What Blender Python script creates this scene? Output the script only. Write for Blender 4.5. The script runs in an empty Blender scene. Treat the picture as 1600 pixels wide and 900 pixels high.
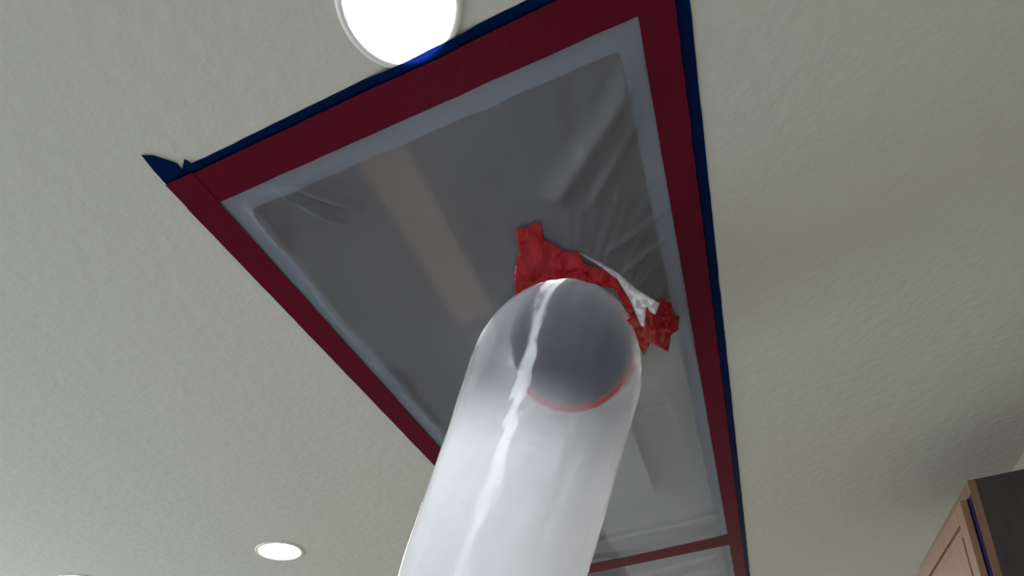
import bpy, bmesh, math, random
from mathutils import Vector, Matrix, noise
from mathutils.bvhtree import BVHTree
random.seed(7)
scene = bpy.context.scene
C = scene.collection
sin, cos, PI = math.sin, math.cos, math.pi

# ---------------------------------------------------------------- camera
F_PX, CX, CY = 1086.77, 800.0, 1000.0
TH, RO, YAW = 0.28252, 0.075967, 0.333155
CAM = Vector((0, 0, 1.4))
def _w(x, y, z):
    return Vector((x*cos(YAW) - y*sin(YAW), x*sin(YAW) + y*cos(YAW), z))
_r0, _u0, FWD = _w(1, 0, 0), _w(0, -sin(TH), cos(TH)), _w(0, cos(TH), sin(TH))
RIGHT = _r0*cos(RO) - _u0*sin(RO)
UP = _r0*sin(RO) + _u0*cos(RO)
cd = bpy.data.cameras.new('camera'); cam = bpy.data.objects.new('camera', cd); C.objects.link(cam)
m = Matrix((RIGHT, UP, -FWD)).transposed().to_4x4(); m.translation = CAM
cam.matrix_world = m
cd.sensor_width = 36; cd.sensor_fit = 'HORIZONTAL'; cd.lens = F_PX/1600*36
cd.shift_y = (CY - 450)/1600; cd.clip_start = .02
scene.camera = cam
def ray(px, py):
    return RIGHT*((px-CX)/F_PX) + UP*(-(py-CY)/F_PX) + FWD
def on_z(px, py, z):
    d = ray(px, py); return CAM + d*((z-CAM.z)/d.z)
def at_depth(px, py, dep):
    return CAM + ray(px, py)*dep

# ---------------------------------------------------------------- world, light, exposure
w = bpy.data.worlds.new('world'); scene.world = w; w.use_nodes = True
w.node_tree.nodes['Background'].inputs[0].default_value = (.75, .85, 1, 1)
w.node_tree.nodes['Background'].inputs[1].default_value = .6
scene.view_settings.view_transform = 'Standard'; scene.view_settings.look = 'None'
scene.view_settings.gamma = 1; scene.view_settings.exposure = -0.12
def area(name, loc, target, size, energy, col, size_y=None, shape='RECTANGLE', spread=PI):
    l = bpy.data.lights.new(name, 'AREA'); l.shape = shape; l.size = size
    if size_y: l.size_y = size_y
    l.energy = energy; l.color = col; l.spread = spread
    o = bpy.data.objects.new(name, l); C.objects.link(o); o.location = loc
    d = (Vector(target) - Vector(loc)); o.rotation_euler = d.to_track_quat('-Z', 'Y').to_euler()
    return o
# added fill lights, set in window openings made up out of view
area('fill_left', (-5.5, 1.3, 1.45), (0, 1.3, 1.5), 2.4, 112, (.93, 1, .98), 1.3)
area('fill_back', (-1.5, -2.9, 1.5), (-1.5, 3, 1.5), 2.4, 42, (.9, .95, 1), 1.3)
LAMP_W = 9.0

# ---------------------------------------------------------------- materials
def mat(name):
    mt = bpy.data.materials.new(name); mt.use_nodes = True
    nt = mt.node_tree; nt.nodes.clear()
    return mt, nt, nt.nodes.new('ShaderNodeOutputMaterial')
def N(nt, t, **kw):
    n = nt.nodes.new(t)
    for k, v in kw.items():
        if hasattr(n, k) and k not in n.inputs: setattr(n, k, v)
        else: n.inputs[k].default_value = v
    return n
def noise_bump(nt, scale, strength, dist=.01, detail=4, stretch=(1, 1, 1), scale2=None):
    tc = N(nt, 'ShaderNodeTexCoord'); mp = N(nt, 'ShaderNodeMapping'); mp.inputs['Scale'].default_value = stretch
    nt.links.new(tc.outputs['Object'], mp.inputs[0])
    no = N(nt, 'ShaderNodeTexNoise', Scale=scale, Detail=detail); nt.links.new(mp.outputs[0], no.inputs['Vector'])
    b = N(nt, 'ShaderNodeBump', Strength=strength, Distance=dist); nt.links.new(no.outputs['Fac'], b.inputs['Height'])
    return b, no, mp
def solid(name, col, rough=.6, bump=None, var=.0, metallic=0, spec=.5):
    mt, nt, out = mat(name)
    p = N(nt, 'ShaderNodeBsdfPrincipled'); p.inputs['Roughness'].default_value = rough
    p.inputs['Metallic'].default_value = metallic; p.inputs['Specular IOR Level'].default_value = spec
    p.inputs['Base Color'].default_value = (*col, 1)
    if bump:
        b, no, mp = noise_bump(nt, *bump); nt.links.new(b.outputs[0], p.inputs['Normal'])
        if var:
            r = N(nt, 'ShaderNodeMixRGB'); r.inputs[1].default_value = tuple(c*(1-var) for c in col)+(1,)
            r.inputs[2].default_value = tuple(min(1, c*(1+var)) for c in col)+(1,)
            nt.links.new(no.outputs['Fac'], r.inputs[0]); nt.links.new(r.outputs[0], p.inputs['Base Color'])
    nt.links.new(p.outputs[0], out.inputs[0])
    return mt
def emit(name, col, s):
    mt, nt, out = mat(name); e = N(nt, 'ShaderNodeEmission'); e.inputs[0].default_value = (*col, 1); e.inputs[1].default_value = s
    nt.links.new(e.outputs[0], out.inputs[0]); return mt
def sheet(name, col, body, clear, blur, rough, gloss=.10, bump=None, transl=.5, fres=1.35, ior=1.02, attr=None, aniso=0, fk=1.0):
    """plastic film: body = share of milky scattering, clear = share of what is left that passes unblurred"""
    mt, nt, out = mat(name); L = nt.links.new
    tr = N(nt, 'ShaderNodeBsdfTransparent'); rf = N(nt, 'ShaderNodeBsdfRefraction', Roughness=blur, IOR=ior)
    tint = tuple(.6+.4*c for c in col)
    tr.inputs[0].default_value = (*tint, 1); rf.inputs[0].default_value = (*tint, 1)
    di = N(nt, 'ShaderNodeBsdfDiffuse'); tl = N(nt, 'ShaderNodeBsdfTranslucent')
    di.inputs[0].default_value = (*col, 1); tl.inputs[0].default_value = (*col, 1)
    a = N(nt, 'ShaderNodeMixShader'); a.inputs[0].default_value = clear; L(rf.outputs[0], a.inputs[1]); L(tr.outputs[0], a.inputs[2])
    b = N(nt, 'ShaderNodeMixShader'); b.inputs[0].default_value = transl; L(di.outputs[0], b.inputs[1]); L(tl.outputs[0], b.inputs[2])
    c = N(nt, 'ShaderNodeMixShader'); c.inputs[0].default_value = body; L(a.outputs[0], c.inputs[1]); L(b.outputs[0], c.inputs[2])
    if attr:
        at = N(nt, 'ShaderNodeAttribute'); at.attribute_name = attr; mu = N(nt, 'ShaderNodeMath', operation='MULTIPLY')
        L(at.outputs['Fac'], mu.inputs[0]); mu.inputs[1].default_value = body
        lw = N(nt, 'ShaderNodeLayerWeight'); lw.inputs[0].default_value = .5     # a slanting look passes more plastic
        pw = N(nt, 'ShaderNodeMath', operation='POWER'); L(lw.outputs['Facing'], pw.inputs[0]); pw.inputs[1].default_value = 3
        ma = N(nt, 'ShaderNodeMath', operation='MULTIPLY_ADD'); L(pw.outputs[0], ma.inputs[0]); ma.inputs[1].default_value = .35; L(mu.outputs[0], ma.inputs[2])
        ma.use_clamp = True; L(ma.outputs[0], c.inputs[0])
    g = N(nt, 'ShaderNodeBsdfGlossy', Roughness=rough)
    if aniso:
        g.inputs['Anisotropy'].default_value = aniso
        tg = N(nt, 'ShaderNodeTangent'); tg.direction_type = 'UV_MAP'; tg.uv_map = 'UVMap'; L(tg.outputs[0], g.inputs['Tangent'])
        g.inputs['Rotation'].default_value = 0.0
    lf = N(nt, 'ShaderNodeLayerWeight'); lf.inputs[0].default_value = .5    # Schlick, the same from both faces of a thin sheet
    fr = N(nt, 'ShaderNodeMath', operation='POWER'); L(lf.outputs['Facing'], fr.inputs[0]); fr.inputs[1].default_value = 5
    ad = N(nt, 'ShaderNodeMath', operation='MULTIPLY_ADD'); L(fr.outputs[0], ad.inputs[0]); f0 = ((fres-1)/(fres+1))**2; ad.inputs[1].default_value = fk*(1-f0-gloss); ad.inputs[2].default_value = f0+gloss
    ad.use_clamp = True
    d = N(nt, 'ShaderNodeMixShader'); L(ad.outputs[0], d.inputs[0]); L(c.outputs[0], d.inputs[1]); L(g.outputs[0], d.inputs[2])
    if bump:
        bn, no, mp = noise_bump(nt, *bump)
        for s in (rf, di, g): L(bn.outputs[0], s.inputs['Normal'])
    L(d.outputs[0], out.inputs[0])
    return mt

M = {}
M['ceiling'] = solid('ceiling_paint', (.60, .615, .575), .85, (30, .24, .008, 7), .025, spec=.2)
M['wall'] = solid('wall_paint', (.56, .55, .52), .8, (60, .2, .005), .02)
M['wall_tan'] = solid('wall_paint_tan', (.46, .41, .34), .8, (60, .2, .005), .02)
M['floor'] = solid('floor_oak', (.38, .36, .33), .4, (6, .2, .005, 6, (1, 8, 1)), .15)
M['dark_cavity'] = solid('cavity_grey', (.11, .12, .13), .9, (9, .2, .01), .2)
M['drywall'] = solid('drywall', (.78, .82, .80), .9, (30, .2, .005), .05)
M['patch'] = solid('patch_white', (.85, .88, .85), .9, (30, .2, .005), .03)
M['joist'] = solid('joist_pine', (.46, .33, .22), .8, (5, .3, .01, 6, (20, 1, 20)), .25)
M['blue'] = sheet('painters_tape_blue', (.002, .030, .17), .96, .2, .3, .4, .0, (90, .2, .003), .6, fres=1.1, fk=.5)
M['blue_pale'] = solid('tape_pale_blue', (.24, .35, .43), .6, (60, .2, .003), .1)
M['red'] = sheet('sheathing_tape_red', (.17, .008, .030), .96, .2, .3, .3, .005, (45, .35, .004), .3, fres=1.1, fk=.5)
M['red_loose_lit'] = sheet('sheathing_tape_red_lit', (.62, .007, .022), .9, .5, .2, .16, .02, (55, .4, .006), .5)  # same red tape, brighter: light shining through it put into the colour
M['film'] = sheet('plastic_film', (.52, .53, .62), .42, .05, .68, .27, .035, (9, .22, .010, 3), .5, fres=1.2, ior=1.09)
M['film_fold'] = sheet('plastic_film_fold', (.46, .42, .42), .62, .1, .4, .4, .01, (30, .2, .006, 3), .5)
M['tube'] = sheet('frosted_duct_film', (.94, .94, .99), .80, .4, .3, .24, .012, (26, .28, .006, 4), .55, fres=1.3, attr='milk', aniso=.85)
M['collar'] = solid('collar_steel', (.07, .125, .21), .5, (20, .1, .004), .1, metallic=.3)
M['collar_rim'] = solid('collar_rim', (.06, .07, .09), .8)
M['trim'] = solid('lamp_trim_white', (.8, .8, .8), .4)
M['lens_cool'] = emit('lens_cool', (.86, .95, 1), 22)
M['lens_warm'] = emit('lens_warm', (1, .9, .78), 9)
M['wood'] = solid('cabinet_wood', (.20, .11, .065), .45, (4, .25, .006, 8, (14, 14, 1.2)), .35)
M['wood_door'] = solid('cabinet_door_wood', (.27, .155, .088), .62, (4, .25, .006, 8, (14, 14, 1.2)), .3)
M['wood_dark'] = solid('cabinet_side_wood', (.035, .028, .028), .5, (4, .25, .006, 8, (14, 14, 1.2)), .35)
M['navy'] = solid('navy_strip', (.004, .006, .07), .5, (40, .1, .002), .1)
M['frame'] = solid('window_white', (.75, .75, .73), .5)

# ---------------------------------------------------------------- mesh helpers
def mesh_obj(name, bm, m, parent=None, smooth=False):
    me = bpy.data.meshes.new(name); bm.normal_update()
    if smooth:
        for f in bm.faces: f.smooth = True
    bm.to_mesh(me); bm.free()
    if m: me.materials.append(m)
    o = bpy.data.objects.new(name, me); C.objects.link(o)
    if parent: o.parent = parent
    return o
def pydata(name, v, f, m, parent=None, smooth=False, solidify=0, face_down=False):
    bm = bmesh.new(); vs = [bm.verts.new(p) for p in v]
    for q in f:
        try: bm.faces.new([vs[i] for i in q])
        except ValueError: pass
    bmesh.ops.recalc_face_normals(bm, faces=bm.faces[:])
    if face_down and sum(q.normal.z*q.calc_area() for q in bm.faces) > 0: bmesh.ops.reverse_faces(bm, faces=bm.faces[:])
    if solidify: bmesh.ops.solidify(bm, geom=bm.faces[:], thickness=solidify)
    return mesh_obj(name, bm, m, parent, smooth)
def box(bm, a, b, bevel=0):
    a, b = Vector(a), Vector(b)
    r = bmesh.ops.create_cube(bm, size=1, matrix=Matrix.Translation((a+b)/2) @ Matrix.Diagonal((*(b-a), 1)))
    if bevel:
        es = list({e for v in r['verts'] for e in v.link_edges})
        bmesh.ops.bevel(bm, geom=es, offset=bevel, segments=2, affect='EDGES', profile=.7)
def boxo(name, a, b, m, parent=None, bevel=0):
    bm = bmesh.new(); box(bm, a, b, bevel); return mesh_obj(name, bm, m, parent)
def lathe(name, prof, m, parent=None, seg=64, smooth=True):
    bm = bmesh.new(); rings = []
    for r, z in prof:
        rings.append([bm.verts.new((r*cos(2*PI*i/seg), r*sin(2*PI*i/seg), z)) for i in range(seg)] if r > 1e-6 else [bm.verts.new((0, 0, z))])
    for A_, B_ in zip(rings, rings[1:]):
        for i in range(seg):
            j = (i+1) % seg
            if len(A_) == 1: bm.faces.new((A_[0], B_[i], B_[j]))
            elif len(B_) == 1: bm.faces.new((A_[i], A_[j], B_[0]))
            else: bm.faces.new((A_[i], A_[j], B_[j], B_[i]))
    return mesh_obj(name, bm, m, parent, smooth)
def empty(name, loc):
    o = bpy.data.objects.new(name, None); C.objects.link(o); o.location = loc; o.empty_display_size = .05; return o
def tag(o, label, cat, group=None):
    o['label'] = label; o['category'] = cat
    if group: o['group'] = group
    return o
def struct(o): o['kind'] = 'structure'; return o
def inv(o, parent_loc):   # mesh given in world coordinates under an empty at parent_loc
    o.matrix_parent_inverse = Matrix.Translation(-Vector(parent_loc)); return o
def nz(x, y, z=0.0): return noise.noise(Vector((x, y, z)))

# ---------------------------------------------------------------- the room
ZC = 2.6
XL, XR, YB, YF = -5.6, 1.04, -3.0, 7.0
HX0, HX1, HY0, HY1 = -.757, -.030, .838, 3.95      # opening cut in the ceiling
bm = bmesh.new()
for a, b in (((XL, YB), (XR, HY0)), ((XL, HY1), (XR, YF)), ((XL, HY0), (HX0, HY1)), ((HX1, HY0), (XR, HY1))):
    box(bm, (*a, ZC), (*b, ZC+.016))
ceiling = struct(mesh_obj('ceiling', bm, M['ceiling']))
def cav(name, a, b, m): return boxo(name, a, b, m, ceiling)
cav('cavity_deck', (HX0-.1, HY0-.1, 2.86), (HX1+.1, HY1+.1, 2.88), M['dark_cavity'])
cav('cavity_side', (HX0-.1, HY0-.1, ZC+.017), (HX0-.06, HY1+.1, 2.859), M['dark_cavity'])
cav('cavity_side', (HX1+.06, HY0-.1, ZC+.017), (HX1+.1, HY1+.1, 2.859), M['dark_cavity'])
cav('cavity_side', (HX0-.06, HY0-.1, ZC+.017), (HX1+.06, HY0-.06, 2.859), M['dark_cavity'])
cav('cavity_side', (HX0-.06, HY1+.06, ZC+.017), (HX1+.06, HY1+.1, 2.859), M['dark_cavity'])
cav('joist', (-.56, HY0-.055, 2.715), (-.46, 1.40, 2.855), M['joist'])
cav('drywall_panel', (-.50, 1.52, 2.675), (HX1+.05, 3.98, 2.69), M['drywall'])
cav('drywall_patch', (-.56, 1.80, 2.606), (-.225, 2.42, 2.622), M['patch'])
struct(boxo('floor', (XL, YB, -.05), (XR, YF, 0), M['floor']))
struct(boxo('wall_front', (XL, YF, 0), (XR, YF+.1, ZC), M['wall']))
struct(boxo('wall_right', (XR, YB, 0), (XR+.1, YF, ZC), M['wall_tan']))
def wall_with_window(name, axis, pos, a0, a1, w0, w1, z0, z1, wn):
    bm = bmesh.new()
    def q(s, e, zz0, zz1):
        if axis == 'x': box(bm, (pos-.1, s, zz0), (pos, e, zz1))
        else: box(bm, (s, pos-.1, zz0), (e, pos, zz1))
    q(a0, w0, 0, ZC); q(w1, a1, 0, ZC); q(w0, w1, 0, z0); q(w0, w1, z1, ZC)
    struct(mesh_obj(name, bm, M['wall']))
    bm = bmesh.new()
    def f(s, e, zz0, zz1):
        if axis == 'x': box(bm, (pos-.07, s, zz0), (pos-.03, e, zz1))
        else: box(bm, (s, pos-.07, zz0), (e, pos-.03, zz1))
    f(w0, w0+.05, z0, z1); f(w1-.05, w1, z0, z1); f(w0+.05, w1-.05, z0, z0+.05); f(w0+.05, w1-.05, z1-.05, z1)
    mid = (w0+w1)/2; f(mid-.025, mid+.025, z0+.05, z1-.05)
    struct(mesh_obj(wn, bm, M['frame']))
wall_with_window('wall_left', 'x', XL, YB, YF, 0.0, 2.6, .75, 2.15, 'added_window_1')  # added out-of-view window, made for the left fill light
wall_with_window('wall_back', 'y', YB, XL, XR, -2.8, -.2, .8, 2.15, 'added_window_2')  # second added window, unseen, where the back fill light stands

# ---------------------------------------------------------------- recessed lamps
def lamp(name, x, y, r, lens, col, watts, label, size=None):
    t = empty(name, (x, y, ZC)); tag(t, label, 'ceiling light', 'recessed ceiling lamps')
    lathe('trim_ring', [(r, 0), (r, -.002), (r-.004, -.0045), (r-.010, -.0045), (r-.012, -.003), (r-.012, 0)], M['trim'], t)
    lathe('lens', [(0, -.0034), (r-.0125, -.0034), (r-.0125, -.001)], lens, t)
    l = bpy.data.lights.new('lamp_light', 'AREA'); l.shape = 'DISK'; l.size = 2*r-.03; l.energy = watts; l.color = col
    o = bpy.data.objects.new('lamp_light', l); C.objects.link(o); o.parent = t; o.location = (0, 0, -.014)
    return t
lamp('recessed_lamp', -.325, .650, .094, M['lens_cool'], (.86, .94, 1), LAMP_W,
     'large bright white round ceiling lamp touching the blue edge of the taped plastic')
lamp('recessed_lamp', -1.708, 2.147, .094, M['lens_warm'], (1, .88, .72), LAMP_W,
     'small glowing oval ceiling lamp on bare ceiling left of the plastic tube')
lamp('recessed_lamp', -2.62, 2.00, .094, M['lens_warm'], (1, .84, .68), LAMP_W,
     'warm ceiling lamp just cut off by the bottom edge, lower left corner')

for x, y, lab in ((-.35, 4.6, 'added unseen lamp in line with the taped sheet, past its far end'),
               (-1.9, 5.2, 'added unseen lamp farthest down the room, left of the taped sheet line')):      # added lamps out of view, for bounce light on the far ceiling
    lamp('recessed_lamp', x, y, .094, M['lens_cool'], (.93, .98, 1), 36, lab)

# ---------------------------------------------------------------- film and its collar
RC = at_depth(893, 543, 1.60)                       # centre of the collar mouth
down = Vector((0, 0, -1)); tocam = (CAM-RC).normalized()
NRM = (tocam*.80 + down*.35).normalized()           # the mouth looks down and towards the room
E1 = (Vector((1, 0, 0)) - NRM*NRM.x).normalized()
E2 = NRM.cross(E1)
if E2.y < 0: E2 = -E2
RR = .138
print('rim centre', RC, 'normal', NRM)
FX0, FX1, FY0, FY1 = -.835, .04, .762, 2.99
ZF = ZC-.0026
def ring_pt(ph, r=RR): return RC + E1*(r*cos(ph)) + E2*(r*sin(ph))
NP, NT = 560, 110
def xy(px, py):
    p = on_z(px, py, ZF-.01); return (p.x, p.y)
FOLDS = [(xy(1004, 108), xy(872, 300), .022, .016), (xy(1006, 180), xy(925, 310), .012, .007), (xy(405, 288), xy(520, 342), .006, .015), (xy(395, 330), xy(440, 388), .007, .013), (xy(470, 300), xy(545, 320), .01, .010), (xy(500, 470), xy(560, 545), .006, .008),
         (xy(565, 560), xy(650, 625), .005, .012), (xy(590, 575), xy(680, 665), .006, .011), (xy(560, 225), xy(760, 150), .005, .004),
         (xy(540, 250), xy(450, 300), .007, .006), (xy(1062, 470), xy(1085, 560), .006, .009), (xy(1072, 500), xy(1098, 600), .005, .006),
         (xy(1060, 330), xy(960, 372), .007, .008), (xy(1060, 372), xy(985, 400), .006, .007), (xy(1050, 290), xy(975, 305), .008, .005),
         (xy(900, 852), xy(1128, 803), .010, .010), (xy(905, 876), xy(1000, 866), .014, .010), (xy(1020, 540), xy(1075, 700), .014, .003), (xy(960, 640), xy(1080, 625), .012, .002), (xy(640, 640), xy(700, 700), .004, .005)]
def film_pt(ph, t):
    d = Vector((cos(ph), sin(ph)))
    ts = []
    if abs(d.x) > 1e-6: ts += [((FX1 if d.x > 0 else FX0)-RC.x)/d.x]
    if abs(d.y) > 1e-6: ts += [((FY1 if d.y > 0 else FY0)-RC.y)/d.y]
    R = min(ts); o = Vector((RC.x, RC.y))+d*R
    i = ring_pt(ph, RR*1.0)
    tt = 1-(1-t)**1.6 if False else t
    x = o.x*(1-tt)+i.x*tt; y = o.y*(1-tt)+i.y*tt
    L = .13; ro = (Vector((o.x, o.y))-Vector((i.x, i.y))).length; r = ro*(1-tt)
    g = (math.exp(-r/L)-math.exp(-ro/L))/(1-math.exp(-ro/L))
    bd = max(0, min(1, (min(x-FX0, FX1-x, y-FY0, FY1-y)-.040)/.12)); bd = bd*bd*(3-2*bd)
    z = ZF + (i.z-ZF)*g*(bd if t < .999 else 1)
    edge = min(1, r/.05)*min(1, (ro-r)/.06)
    # long soft sag, then folds: gathered on the short right side, single creases elsewhere
    side = max(0, cos(ph))*max(0, min(1, .55-sin(ph)*.6))
    inner = min(1, max(0, min(x-FX0, FX1-x, y-FY0, FY1-y)-.055)/.05)
    inner = inner*inner*(3-2*inner)
    near = min(1, r/.05)
    sg = max(0, min(1, (min(x-FX0, FX1-x, y-FY0, FY1-y)-.045)/.22)); sg = sg*sg*(3-2*sg)
    z -= sg*near*(.010+.008*nz(x*3.2, y*3.2, 1))
    z += inner*near*.0022*nz(ph*9, 1.1*t, 4)*math.exp(-r/.25)
    z += inner*near*side*.0065*nz(ph*11+2, t*1.5, 6)
    z += inner*.0012*nz(x*11, y*11, 2)
    for (ax, ay), (bx, by), wd, am in FOLDS:
        dx, dy = bx-ax, by-ay; L2 = math.hypot(dx, dy); u = ((x-ax)*dx+(y-ay)*dy)/L2; q = ((x-ax)*dy-(y-ay)*dx)/L2
        q += .15*wd*nz(u*30, 5)
        if -.02 < u < L2+.02: z -= 1.35*am*math.exp(-(q/wd)**2)*max(0, sin(PI*max(0, min(1, (u+.02)/(L2+.04)))))**.5*min(1, max(0, inner*3+.15))
    # small gathers just inside the taped border
    b = min(x-FX0, FX1-x, y-FY0, FY1-y)-.06
    if b > 0: z += .0030*nz(x*18, y*18, 7)*math.exp(-b/.05)*min(1, b/.015)
    if t < .999 and min(x-FX0, FX1-x, y-FY0, FY1-y) < .040: z = ZF
    return Vector((x, y, min(z, ZF)))
# corner directions must be hit exactly
phs = sorted([2*PI*i/NP for i in range(NP)] + [math.atan2(Y-RC.y, X-RC.x) % (2*PI) for X in (FX0, FX1) for Y in (FY0, FY1)])
NPH = len(phs)
verts, faces = [], []
for j in range(NT+1):
    t = 1-(1-j/NT)**1.5
    for ph in phs: verts.append(film_pt(ph, t))
for j in range(NT):
    for i in range(NPH):
        k = (i+1) % NPH
        faces.append((j*NPH+i, j*NPH+k, (j+1)*NPH+k, (j+1)*NPH+i))
film = pydata('plastic_sheet', verts, faces, M['film'], smooth=True, face_down=True)
tag(film, 'large hazy plastic sheet taped over the ceiling opening and gathered at the tube', 'plastic sheet')
film_bvh = BVHTree.FromPolygons(verts, faces)
# second sheet beyond the cross strip
v2, f2 = [], []; n1, n2 = 60, 70
for j in range(n2+1):
    y = 2.97+(HY1+.03-2.97)*j/n2
    for i in range(n1+1):
        x = FX0+(FX1-FX0)*i/n1; e = max(0, min(1, (min(x-FX0, FX1-x, y-2.97)-.06)/.06))
        z = ZF-.0004-e*(.012+.010*nz(x*3+y*4, y*9, 3)+.006*nz(x*16+y*8, y*26, 9))
        v2.append((x, y, min(z, ZF-.0004)))
for j in range(n2):
    for i in range(n1): a = j*(n1+1)+i; f2.append((a, a+1, a+n1+2, a+n1+1))
o = pydata('plastic_sheet', v2, f2, M['film'], smooth=True, face_down=True)
tag(o, 'second plastic sheet with fine folds, beyond the red cross strip at the bottom edge', 'plastic sheet')

# ---------------------------------------------------------------- tapes on the ceiling
def strip(name, pts, m, z, thick, parent=None, jag=.0012, seed=0, lift=None, step=.02, loc=None):
    """tape strip: pts = [(centre x, y, width)...] polyline, slightly uneven edges"""
    v, f = [], []; s = 0
    dense = []
    for (x0, y0, w0), (x1, y1, w1) in zip(pts, pts[1:]):
        n = max(1, int(math.hypot(x1-x0, y1-y0)/step))
        for k in range(n): u = k/n; dense.append((x0+(x1-x0)*u, y0+(y1-y0)*u, w0+(w1-w0)*u))
    dense.append(pts[-1])
    dx, dy = pts[-1][0]-pts[0][0], pts[-1][1]-pts[0][1]; L = math.hypot(dx, dy); nx, ny = -dy/L, dx/L
    n = len(dense); cols = 5
    for k, (x, y, wd) in enumerate(dense):
        for c in range(cols):
            u = c/(cols-1)-.5
            j = jag*(nz(k*.35, seed+10*(c > 2)) + .6*nz(k*1.1, seed+30+10*(c > 2)))*(1 if c in (0, cols-1) else 0)
            px, py = x+nx*(u*wd+j), y+ny*(u*wd+j)
            zz = z - .0002*(1+nz(px*25, py*25, seed)) - (lift(px, py) if lift else 0)
            v.append((px, py, zz))
    m0 = len(v)
    for p in list(v): v.append((p[0], p[1], p[2]-thick))
    for k in range(n-1):
        for c in range(cols-1):
            a = k*cols+c; f.append((a, a+1, a+cols+1, a+cols)); f.append((m0+a+cols, m0+a+cols+1, m0+a+1, m0+a))
        for c in (0, cols-1): a = k*cols+c; f.append((a, a+cols, m0+a+cols, m0+a))
    for k in (0, n-1):
        for c in range(cols-1): a = k*cols+c; f.append((a, a+1, m0+a+1, m0+a))
    return pydata(name, v, f, m, parent)
LX, LY = -.325, .650
def inner_band(parent, pts, seed):
    o = strip('inner_band', pts, M['blue_pale'], ZC-.0016, .0003, seed=seed, jag=.003)
    o.parent = parent; inv(o, parent.location); o['label'] = 'pale grey blue band seen through the sheet'; return o
def lamp_lift(x, y):
    d = math.hypot(x-LX, y-LY); return .0050*max(0, min(1, (.125-d)/.03))
G = 'blue tape strips framing the ceiling opening'
o = strip('painters_tape', [(-.856, .775, .098), (.077, .775, .112)], M['blue'], ZC-.0001, .0005, seed=1, lift=lamp_lift)
inner_band(o, [(-.755, .820, .042), (-.02, .820, .046)], 21)
tag(o, 'dark blue tape strip along the upper edge of the sheet, passing the bright lamp', 'tape', G)
o = strip('painters_tape', [(.027, .70, .103), (.027, 3.95, .093)], M['blue'], ZC-.0009, .0005, seed=2)
inner_band(o, [(-.016, .80, .038), (-.016, 3.95, .034)], 22)
tag(o, 'wide dark blue tape strip down the right side of the taped sheet', 'tape', G)
# left strip with its torn end sticking out past the corner
t = empty('painters_tape', (-.82, .7, ZC)); tag(t, 'blue tape strip on the left side ending in a torn pointed tip', 'tape', G)
o = strip('tape_band', [(-.815, .79, .088), (-.815, 3.95, .088)], M['blue'], ZC-.0009, .0005, seed=3); o.parent = t; inv(o, t.location)
inner_band(t, [(-.776, .80, .040), (-.776, 3.95, .040)], 23)
def poly_tape(name, pts, m, z, thick, dz=None):
    bm = bmesh.new()
    vs = [bm.verts.new((x, y, z-(dz(x, y) if dz else 0))) for x, y in pts]
    f = bm.faces.new(vs); bmesh.ops.triangulate(bm, faces=[f])
    r = bmesh.ops.extrude_face_region(bm, geom=bm.faces[:])
    bmesh.ops.translate(bm, vec=(0, 0, -thick), verts=[g for g in r['geom'] if isinstance(g, bmesh.types.BMVert)])
    bmesh.ops.recalc_face_normals(bm, faces=bm.faces[:])
    return mesh_obj(name, bm, m)
def zpx(pts, z=ZC): return [tuple(on_z(x, y, z)[:2]) for x, y in pts]
o = poly_tape('torn_tip', zpx([(221, 241), (240, 242), (262, 249), (277, 254), (284, 263), (276, 276), (300, 300), (283, 303), (259, 286), (239, 264)]), M['blue'], ZC-.0014, .0008)
o.parent = t; inv(o, t.location)
o = poly_tape('torn_flap', zpx([(288, 247), (299, 254), (312, 250), (320, 262), (290, 268), (285, 262)]), M['blue'], ZC-.0016, .0008)
o.parent = t; inv(o, t.location)
G = 'red tape strips holding the sheet'
o = strip('sheathing_tape', [(-.85, .770, .064), (.058, .770, .068)], M['red'], ZC-.0045, .0007, seed=5, lift=lambda x, y: lamp_lift(x, y)*.6)
tag(o, 'broad red tape strip along the upper edge of the sheet below the bright lamp', 'tape', G)
o = strip('sheathing_tape', [(.029, .738, .056), (.029, 3.95, .052)], M['red'], ZC-.0057, .0007, seed=6)
tag(o, 'long red tape strip down the right side of the plastic sheet', 'tape', G)
o = strip('sheathing_tape', [(-.824, .735, .061), (-.824, 3.95, .061)], M['red'], ZC-.0057, .0007, seed=7)
tag(o, 'long red tape strip on the diagonal left side, running behind the tube', 'tape', G)
o = strip('sheathing_tape', [(-.80, 3.005, .105), (-.66, 2.998, .10), (.03, 2.975, .115)], M['red'], ZC-.0050, .0007, seed=8)
tag(o, 'short red cross strip between tube and right strip near the bottom edge', 'tape', G)

# ---------------------------------------------------------------- collar duct in the mouth
col_t = empty('duct_collar', RC); tag(col_t, 'grey round duct collar seen dim through the top of the tube', 'duct collar')
v, f = [], []; SEG = 72
R2 = RR-.004
path = []
for k in range(13):
    u = k/12; path.append(RC - NRM*(.03+.20*u)*(1-u*.25) + Vector((0, 0, .075))*u*u)
for k, c in enumerate(path):
    for i in range(SEG): a = 2*PI*i/SEG; rr = R2*(1-.10*(k/12)); v.append(c+E1*rr*cos(a)+E2*rr*sin(a) - (E1*0))
for k in range(12):
    for i in range(SEG): j = (i+1) % SEG; f.append((k*SEG+i, k*SEG+j, (k+1)*SEG+j, (k+1)*SEG+i))
f.append(tuple(12*SEG+i for i in range(SEG)))
o = pydata('duct_wall', [p-RC for p in v], f, M['collar'], col_t, smooth=True)
v, f = [], []
for q, (rr, dd) in enumerate(((R2, -.035), (R2, .006), (R2-.006, .006), (R2-.006, -.035))):
    for i in range(SEG): a = 2*PI*i/SEG; v.append(E1*rr*cos(a)+E2*rr*sin(a)+NRM*dd)
for q in range(4):
    for i in range(SEG): j = (i+1) % SEG; p = (q+1) % 4; f.append((q*SEG+i, q*SEG+j, p*SEG+j, p*SEG+i))
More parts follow.
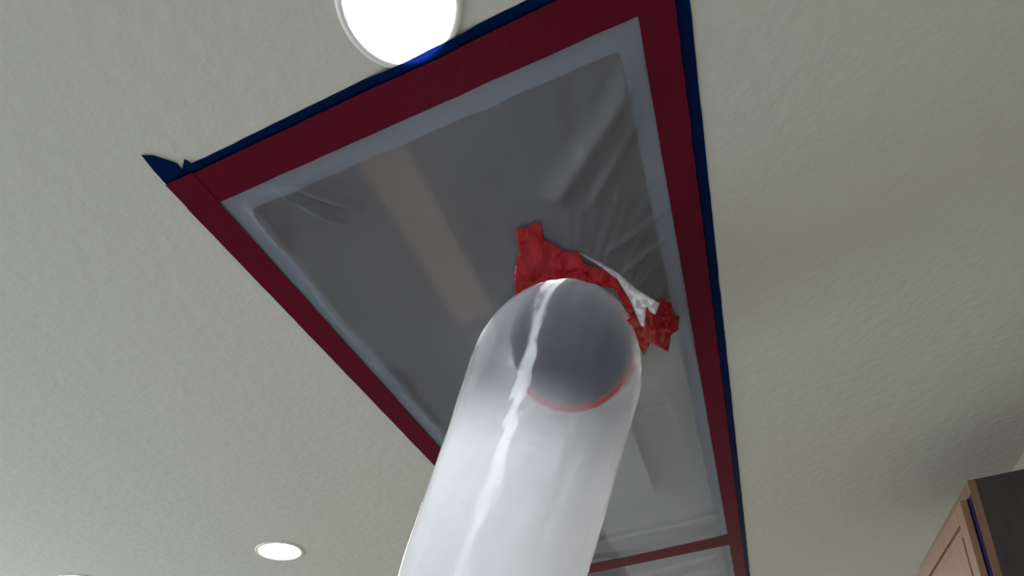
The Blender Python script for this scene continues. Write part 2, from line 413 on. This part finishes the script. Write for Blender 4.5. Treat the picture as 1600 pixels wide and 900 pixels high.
pydata('rim', v, f, M['collar_rim'], col_t)

# ---------------------------------------------------------------- frosted tube
P0 = RC + NRM*.004
A1 = at_depth(767, 900, 1.40); A0 = at_depth(868, 575, 1.475)
axis = (A1-A0).normalized()
pts = []
def bez(p0, p1, p2, p3, u): return p0*(1-u)**3+p1*3*u*(1-u)**2+p2*3*u*u*(1-u)+p3*u**3
B3 = at_depth(861, 617, 1.462)
for k in range(40): pts.append(bez(P0, P0+NRM*.060, B3-axis*.085, B3, k/40))
k = 0
Pend = A1+axis*1.1
L = (Pend-B3).length; n = 130
for k in range(n): pts.append(B3.lerp(Pend, k/n))
q = pts[-1]
# beyond the frame the tube sinks to the floor
tail = [bez(Pend, Pend+axis*.35, Vector((Pend.x+axis.x*.6, Pend.y+axis.y*.6, .45)), Vector((Pend.x+axis.x*.8, Pend.y+axis.y*.8, .20)), u/30) for u in range(31)]
pts += [p for p in tail]
TS = 160
v, f, milk, uvs = [], [], [], []
e1 = E1.copy(); Tprev = NRM.copy(); s = 0
for k, c in enumerate(pts):
    T = (pts[min(k+1, len(pts)-1)]-pts[max(k-1, 0)]).normalized()
    if k == 0: T = NRM.copy()
    e1 = (e1 - T*e1.dot(T)).normalized(); e2 = T.cross(e1)
    if k: s += (c-pts[k-1]).length
    # radius: gathered on the collar, full after a hand's breadth
    g = min(1, s/.19); g = g*g*(3-2*g)
    R = (RR+.002)*(1-g)+.180*g
    for i in range(TS):
        a = 2*PI*i/TS
        ca, sa = cos(a), sin(a)
        pucker = math.exp(-s/.09)*min(1, s/.015)
        d = .007*pucker*(nz(ca*7, sa*7, s*6)+.6*nz(ca*16, sa*16, s*9+5))
        d += min(1, s/.1)*(.0035*nz(ca*1.6, sa*1.6, s*3)+.0022*nz(ca*4+s*2, sa*4, s*7)+.0010*nz(ca*9, sa*9, s*22)-.0022*max(0, 1-abs(nz(ca*2.5+s, sa*2.5, s*4+9))*14)*max(0, .2+nz(ca*3, sa*3, s*3+20)))
        # a patch of short cross puckers on the near side
        w_ = math.exp(-((s-.40)/.06)**2)*math.exp(-(((e1*ca+e2*sa).dot(RIGHT)-.12)/.13)**2)*(1 if (e1*ca+e2*sa).dot(tocam) > 0 else 0)*(.6+nz(ca*8, sa*8, s*25))
        d += .0048*w_*sin(s*300+3*nz(ca*5, sa*5, s*8))
        v.append(c + (e1*ca+e2*sa)*(R+d)); mu_ = max(0, min(1, (s-.26)/.20)); uvs.append((i/TS, s)); milk.append(.095+.905*mu_*mu_*(3-2*mu_))
for k in range(len(pts)-1):
    for i in range(TS): j = (i+1) % TS; f.append((k*TS+i, k*TS+j, (k+1)*TS+j, (k+1)*TS+i))
tube = pydata('duct_tube', v, f, M['tube'], smooth=True)
at_ = tube.data.attributes.new('milk', 'FLOAT', 'POINT'); at_.data.foreach_set('value', milk)   # the plastic is stretched clearer over the collar
uvl = tube.data.uv_layers.new(name='UVMap')
for lp in tube.data.loops: uvl.data[lp.index].uv = uvs[lp.vertex_index]
tag(tube, 'wide frosted plastic tube hanging from the taped ceiling sheet', 'duct tube')
tube_bvh = BVHTree.FromPolygons(v, f)
print('tube end', pts[-1], 'tube verts', len(v))

# ---------------------------------------------------------------- crumpled red tape round the collar
def patch(name, outline, bvhs, m, off, amp, seed, parent, step=4.0, bridge=None, freq=45):
    """tape stuck on the surface below it: outline is filled with a grid, laid on that surface, crumpled, given thickness"""
    bm = bmesh.new()
    # densify the outline
    ol = []
    for (x0, y0), (x1, y1) in zip(outline, outline[1:]+outline[:1]):
        n = max(1, int(math.hypot(x1-x0, y1-y0)/step))
        for k in range(n): ol.append((x0+(x1-x0)*k/n, y0+(y1-y0)*k/n))
    vs = [bm.verts.new((x, y, 0)) for x, y in ol]
    es = [bm.edges.new((vs[i], vs[(i+1) % len(vs)])) for i in range(len(vs))]
    bmesh.ops.triangle_fill(bm, edges=es, use_beauty=True)
    for _ in range(5):
        le = [e for e in bm.edges if e.calc_length() > step*1.5 and not e.is_boundary]
        if not le: break
        bmesh.ops.subdivide_edges(bm, edges=le, cuts=1)
        bmesh.ops.triangulate(bm, faces=[q for q in bm.faces if len(q.verts) > 3])
        bmesh.ops.beautify_fill(bm, faces=bm.faces[:], edges=[e for e in bm.edges if not e.is_boundary])
    last = None; todo = []
    for vtx in bm.verts:
        x, y = vtx.co.x, vtx.co.y; d = ray(x, y).normalized()
        best = None
        for b in bvhs:
            h = b.ray_cast(CAM, d)
            if h[0] is not None and (best is None or h[3] < best[3]): best = h
        if bridge:
            (xa, da), (xb, db) = bridge; u = max(0, min(1, (x-xa)/(xb-xa)))
            k = amp*(nz(x/freq*2, y/freq*2, seed)+.6*abs(nz(x/freq*4.5, y/freq*4.5, seed+3)))
            vtx.co = CAM+ray(x, y)*(da+(db-da)*u-off-k); continue
        if best is None: todo.append(vtx); continue
        nrm = best[1] if best[1].dot(d) < 0 else -best[1]
        k = amp*(nz(x/freq*2, y/freq*2, seed)+.6*abs(nz(x/freq*4.5, y/freq*4.5, seed+3)))
        vtx.co = best[0]+nrm*(off+max(-off*.6, k)) ; 
    ds = sorted((q.co-CAM).dot(FWD) for q in bm.verts if q not in todo); md = ds[len(ds)//2]
    todo += [q for q in bm.verts if q not in todo and abs((q.co-CAM).dot(FWD)-md) > .16]
    if todo: bmesh.ops.delete(bm, geom=todo, context='VERTS')
    bmesh.ops.recalc_face_normals(bm, faces=bm.faces[:])
    bmesh.ops.solidify(bm, geom=bm.faces[:], thickness=.0006)
    o = mesh_obj(name, bm, m, parent, True)
    return o
TW = [
 ('sheathing_tape', 'crumpled red tape wrapped over the top of the tube, with a tab standing up', [
   [(805, 458), (803, 430), (806, 408), (811, 392), (806, 362), (807, 354), (826, 352), (838, 344), (846, 348), (850, 372), (868, 381), (884, 390), (903, 392), (912, 408), (940, 416), (962, 430), (968, 447), (985, 470), (1000, 490), (992, 497), (974, 476), (958, 448), (930, 441), (895, 443), (850, 450), (822, 457)],
 ]),
 ('sheathing_tape', 'crumpled red tape bunched between the tube and the right red strip', [
   [(974, 486), (984, 472), (998, 502), (1004, 506), (1012, 474), (1022, 492), (1027, 472), (1050, 460), (1054, 487), (1062, 488), (1060, 515), (1048, 524), (1044, 550), (1030, 543), (1016, 535), (1006, 556), (996, 536), (980, 516), (973, 508)],
 ]),
]
G = 'crumpled red tape around the collar'
ob = patch('sheathing_tape', TW[0][2][0], (film_bvh,), M['red_loose_lit'], .006, .006, 3, None)
tag(ob, TW[0][1], 'tape', G)
def dep_at(b, x, y): return (b.ray_cast(CAM, ray(x, y).normalized())[0]-CAM).dot(FWD)
dA, dB = dep_at(tube_bvh, 972, 505), dep_at(film_bvh, 1058, 500)
print('bridge depths', dA, dB)
ob = patch('sheathing_tape', TW[1][2][0], (), M['red_loose_lit'], .006, .022, 8, None, freq=26, bridge=((972, dA), (1058, dB)))
tag(ob, TW[1][1], 'tape', G)
dC = dep_at(film_bvh, 905, 390)
fo = patch('folded_lip', [(903, 394), (938, 410), (968, 428), (995, 452), (1031, 474), (1024, 492), (1016, 488), (1010, 478), (1007, 512), (1001, 508), (985, 470), (964, 436), (940, 418)],
           (), M['film_fold'], .012, .008, 12, film, freq=40, bridge=((903, dC), (1031, min(dA, dB)-.012)))
fo['label'] = 'pale folded lip of the plastic beside the red tape'
# the band on the far side of the mouth, seen pink through the tube
v, f = [], []; n = 60
for k in range(n+1):
    ph = math.radians(20+150*k/n)
    w0 = .030+.012*nz(k*.3, 2)
    for q, (rr, dd) in enumerate(((RR-.002, .009), (RR-.001, .009+w0*.5), (RR+.001, .009+w0))):
        v.append(ring_pt(ph, rr)+NRM*(dd-.002))
for k in range(n):
    for q in range(2): a = k*3+q; f.append((a, a+1, a+4, a+3))
o = pydata('sheathing_tape', v, f, M['red_loose_lit'], solidify=.0006)
tag(o, 'red tape band on the lower rim inside the tube top, showing pink through it', 'tape', G)

# ---------------------------------------------------------------- wall cabinet
CXF, CY0, CZ1 = .715, 2.30, 2.36
H = .9; Z0 = CZ1-H; WID = .80
cab = empty('wall_cabinet', (XR-.004, CY0, Z0)); tag(cab, 'dark brown wooden wall cabinet in the lower right corner', 'cabinet')
def cb(name, a, b, m, bevel=.0015, parent=cab):
    o = boxo(name, a, b, m, None, bevel); o.parent = cab; inv(o, cab.location); return o
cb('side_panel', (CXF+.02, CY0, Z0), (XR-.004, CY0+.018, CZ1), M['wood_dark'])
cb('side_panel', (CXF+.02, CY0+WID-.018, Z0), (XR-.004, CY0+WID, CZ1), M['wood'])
cb('top_panel', (CXF+.02, CY0+.018, CZ1-.018), (XR-.004, CY0+WID-.018, CZ1), M['wood'])
cb('bottom_panel', (CXF+.02, CY0+.018, Z0), (XR-.004, CY0+WID-.018, Z0+.018), M['wood'])
cb('back_panel', (XR-.012, CY0+.018, Z0+.018), (XR-.004, CY0+WID-.018, CZ1-.018), M['wood'])
bm = bmesh.new(); x0, x1 = CXF, CXF+.02; y0, y1 = CY0, CY0+WID
box(bm, (x0, y0, Z0), (x1, y0+.04, CZ1), .0015); box(bm, (x0, y1-.04, Z0), (x1, y1, CZ1), .0015)
box(bm, (x0, y0+.04, CZ1-.04), (x1, y1-.04, CZ1), .0015); box(bm, (x0, y0+.04, Z0), (x1, y1-.04, Z0+.04), .0015)
o = mesh_obj('face_frame', bm, M['wood']); o.parent = cab; inv(o, cab.location)
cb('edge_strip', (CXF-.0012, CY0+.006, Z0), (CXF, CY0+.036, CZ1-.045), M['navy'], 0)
def door(ya, yb, name='door'):
    bm = bmesh.new(); X0, X1 = CXF-.024, CXF-.004; za, zb = Z0+.012, CZ1-.046; s = .058
    box(bm, (X0, ya, za), (X1, ya+s, zb), .002); box(bm, (X0, yb-s, za), (X1, yb, zb), .002)
    box(bm, (X0, ya+s, zb-s), (X1, yb-s, zb), .002); box(bm, (X0, ya+s, za), (X1, yb-s, za+s), .002)
    box(bm, (X0+.009, ya+s, za+s), (X1-.004, yb-s, zb-s))
    box(bm, (X0+.004, ya+s+.03, za+s+.03), (X1-.006, yb-s-.03, zb-s-.03), .003)
    d = mesh_obj(name, bm, M['wood_door']); d.parent = cab; inv(d, cab.location); return d
door(CY0+.036, CY0+WID-.036)
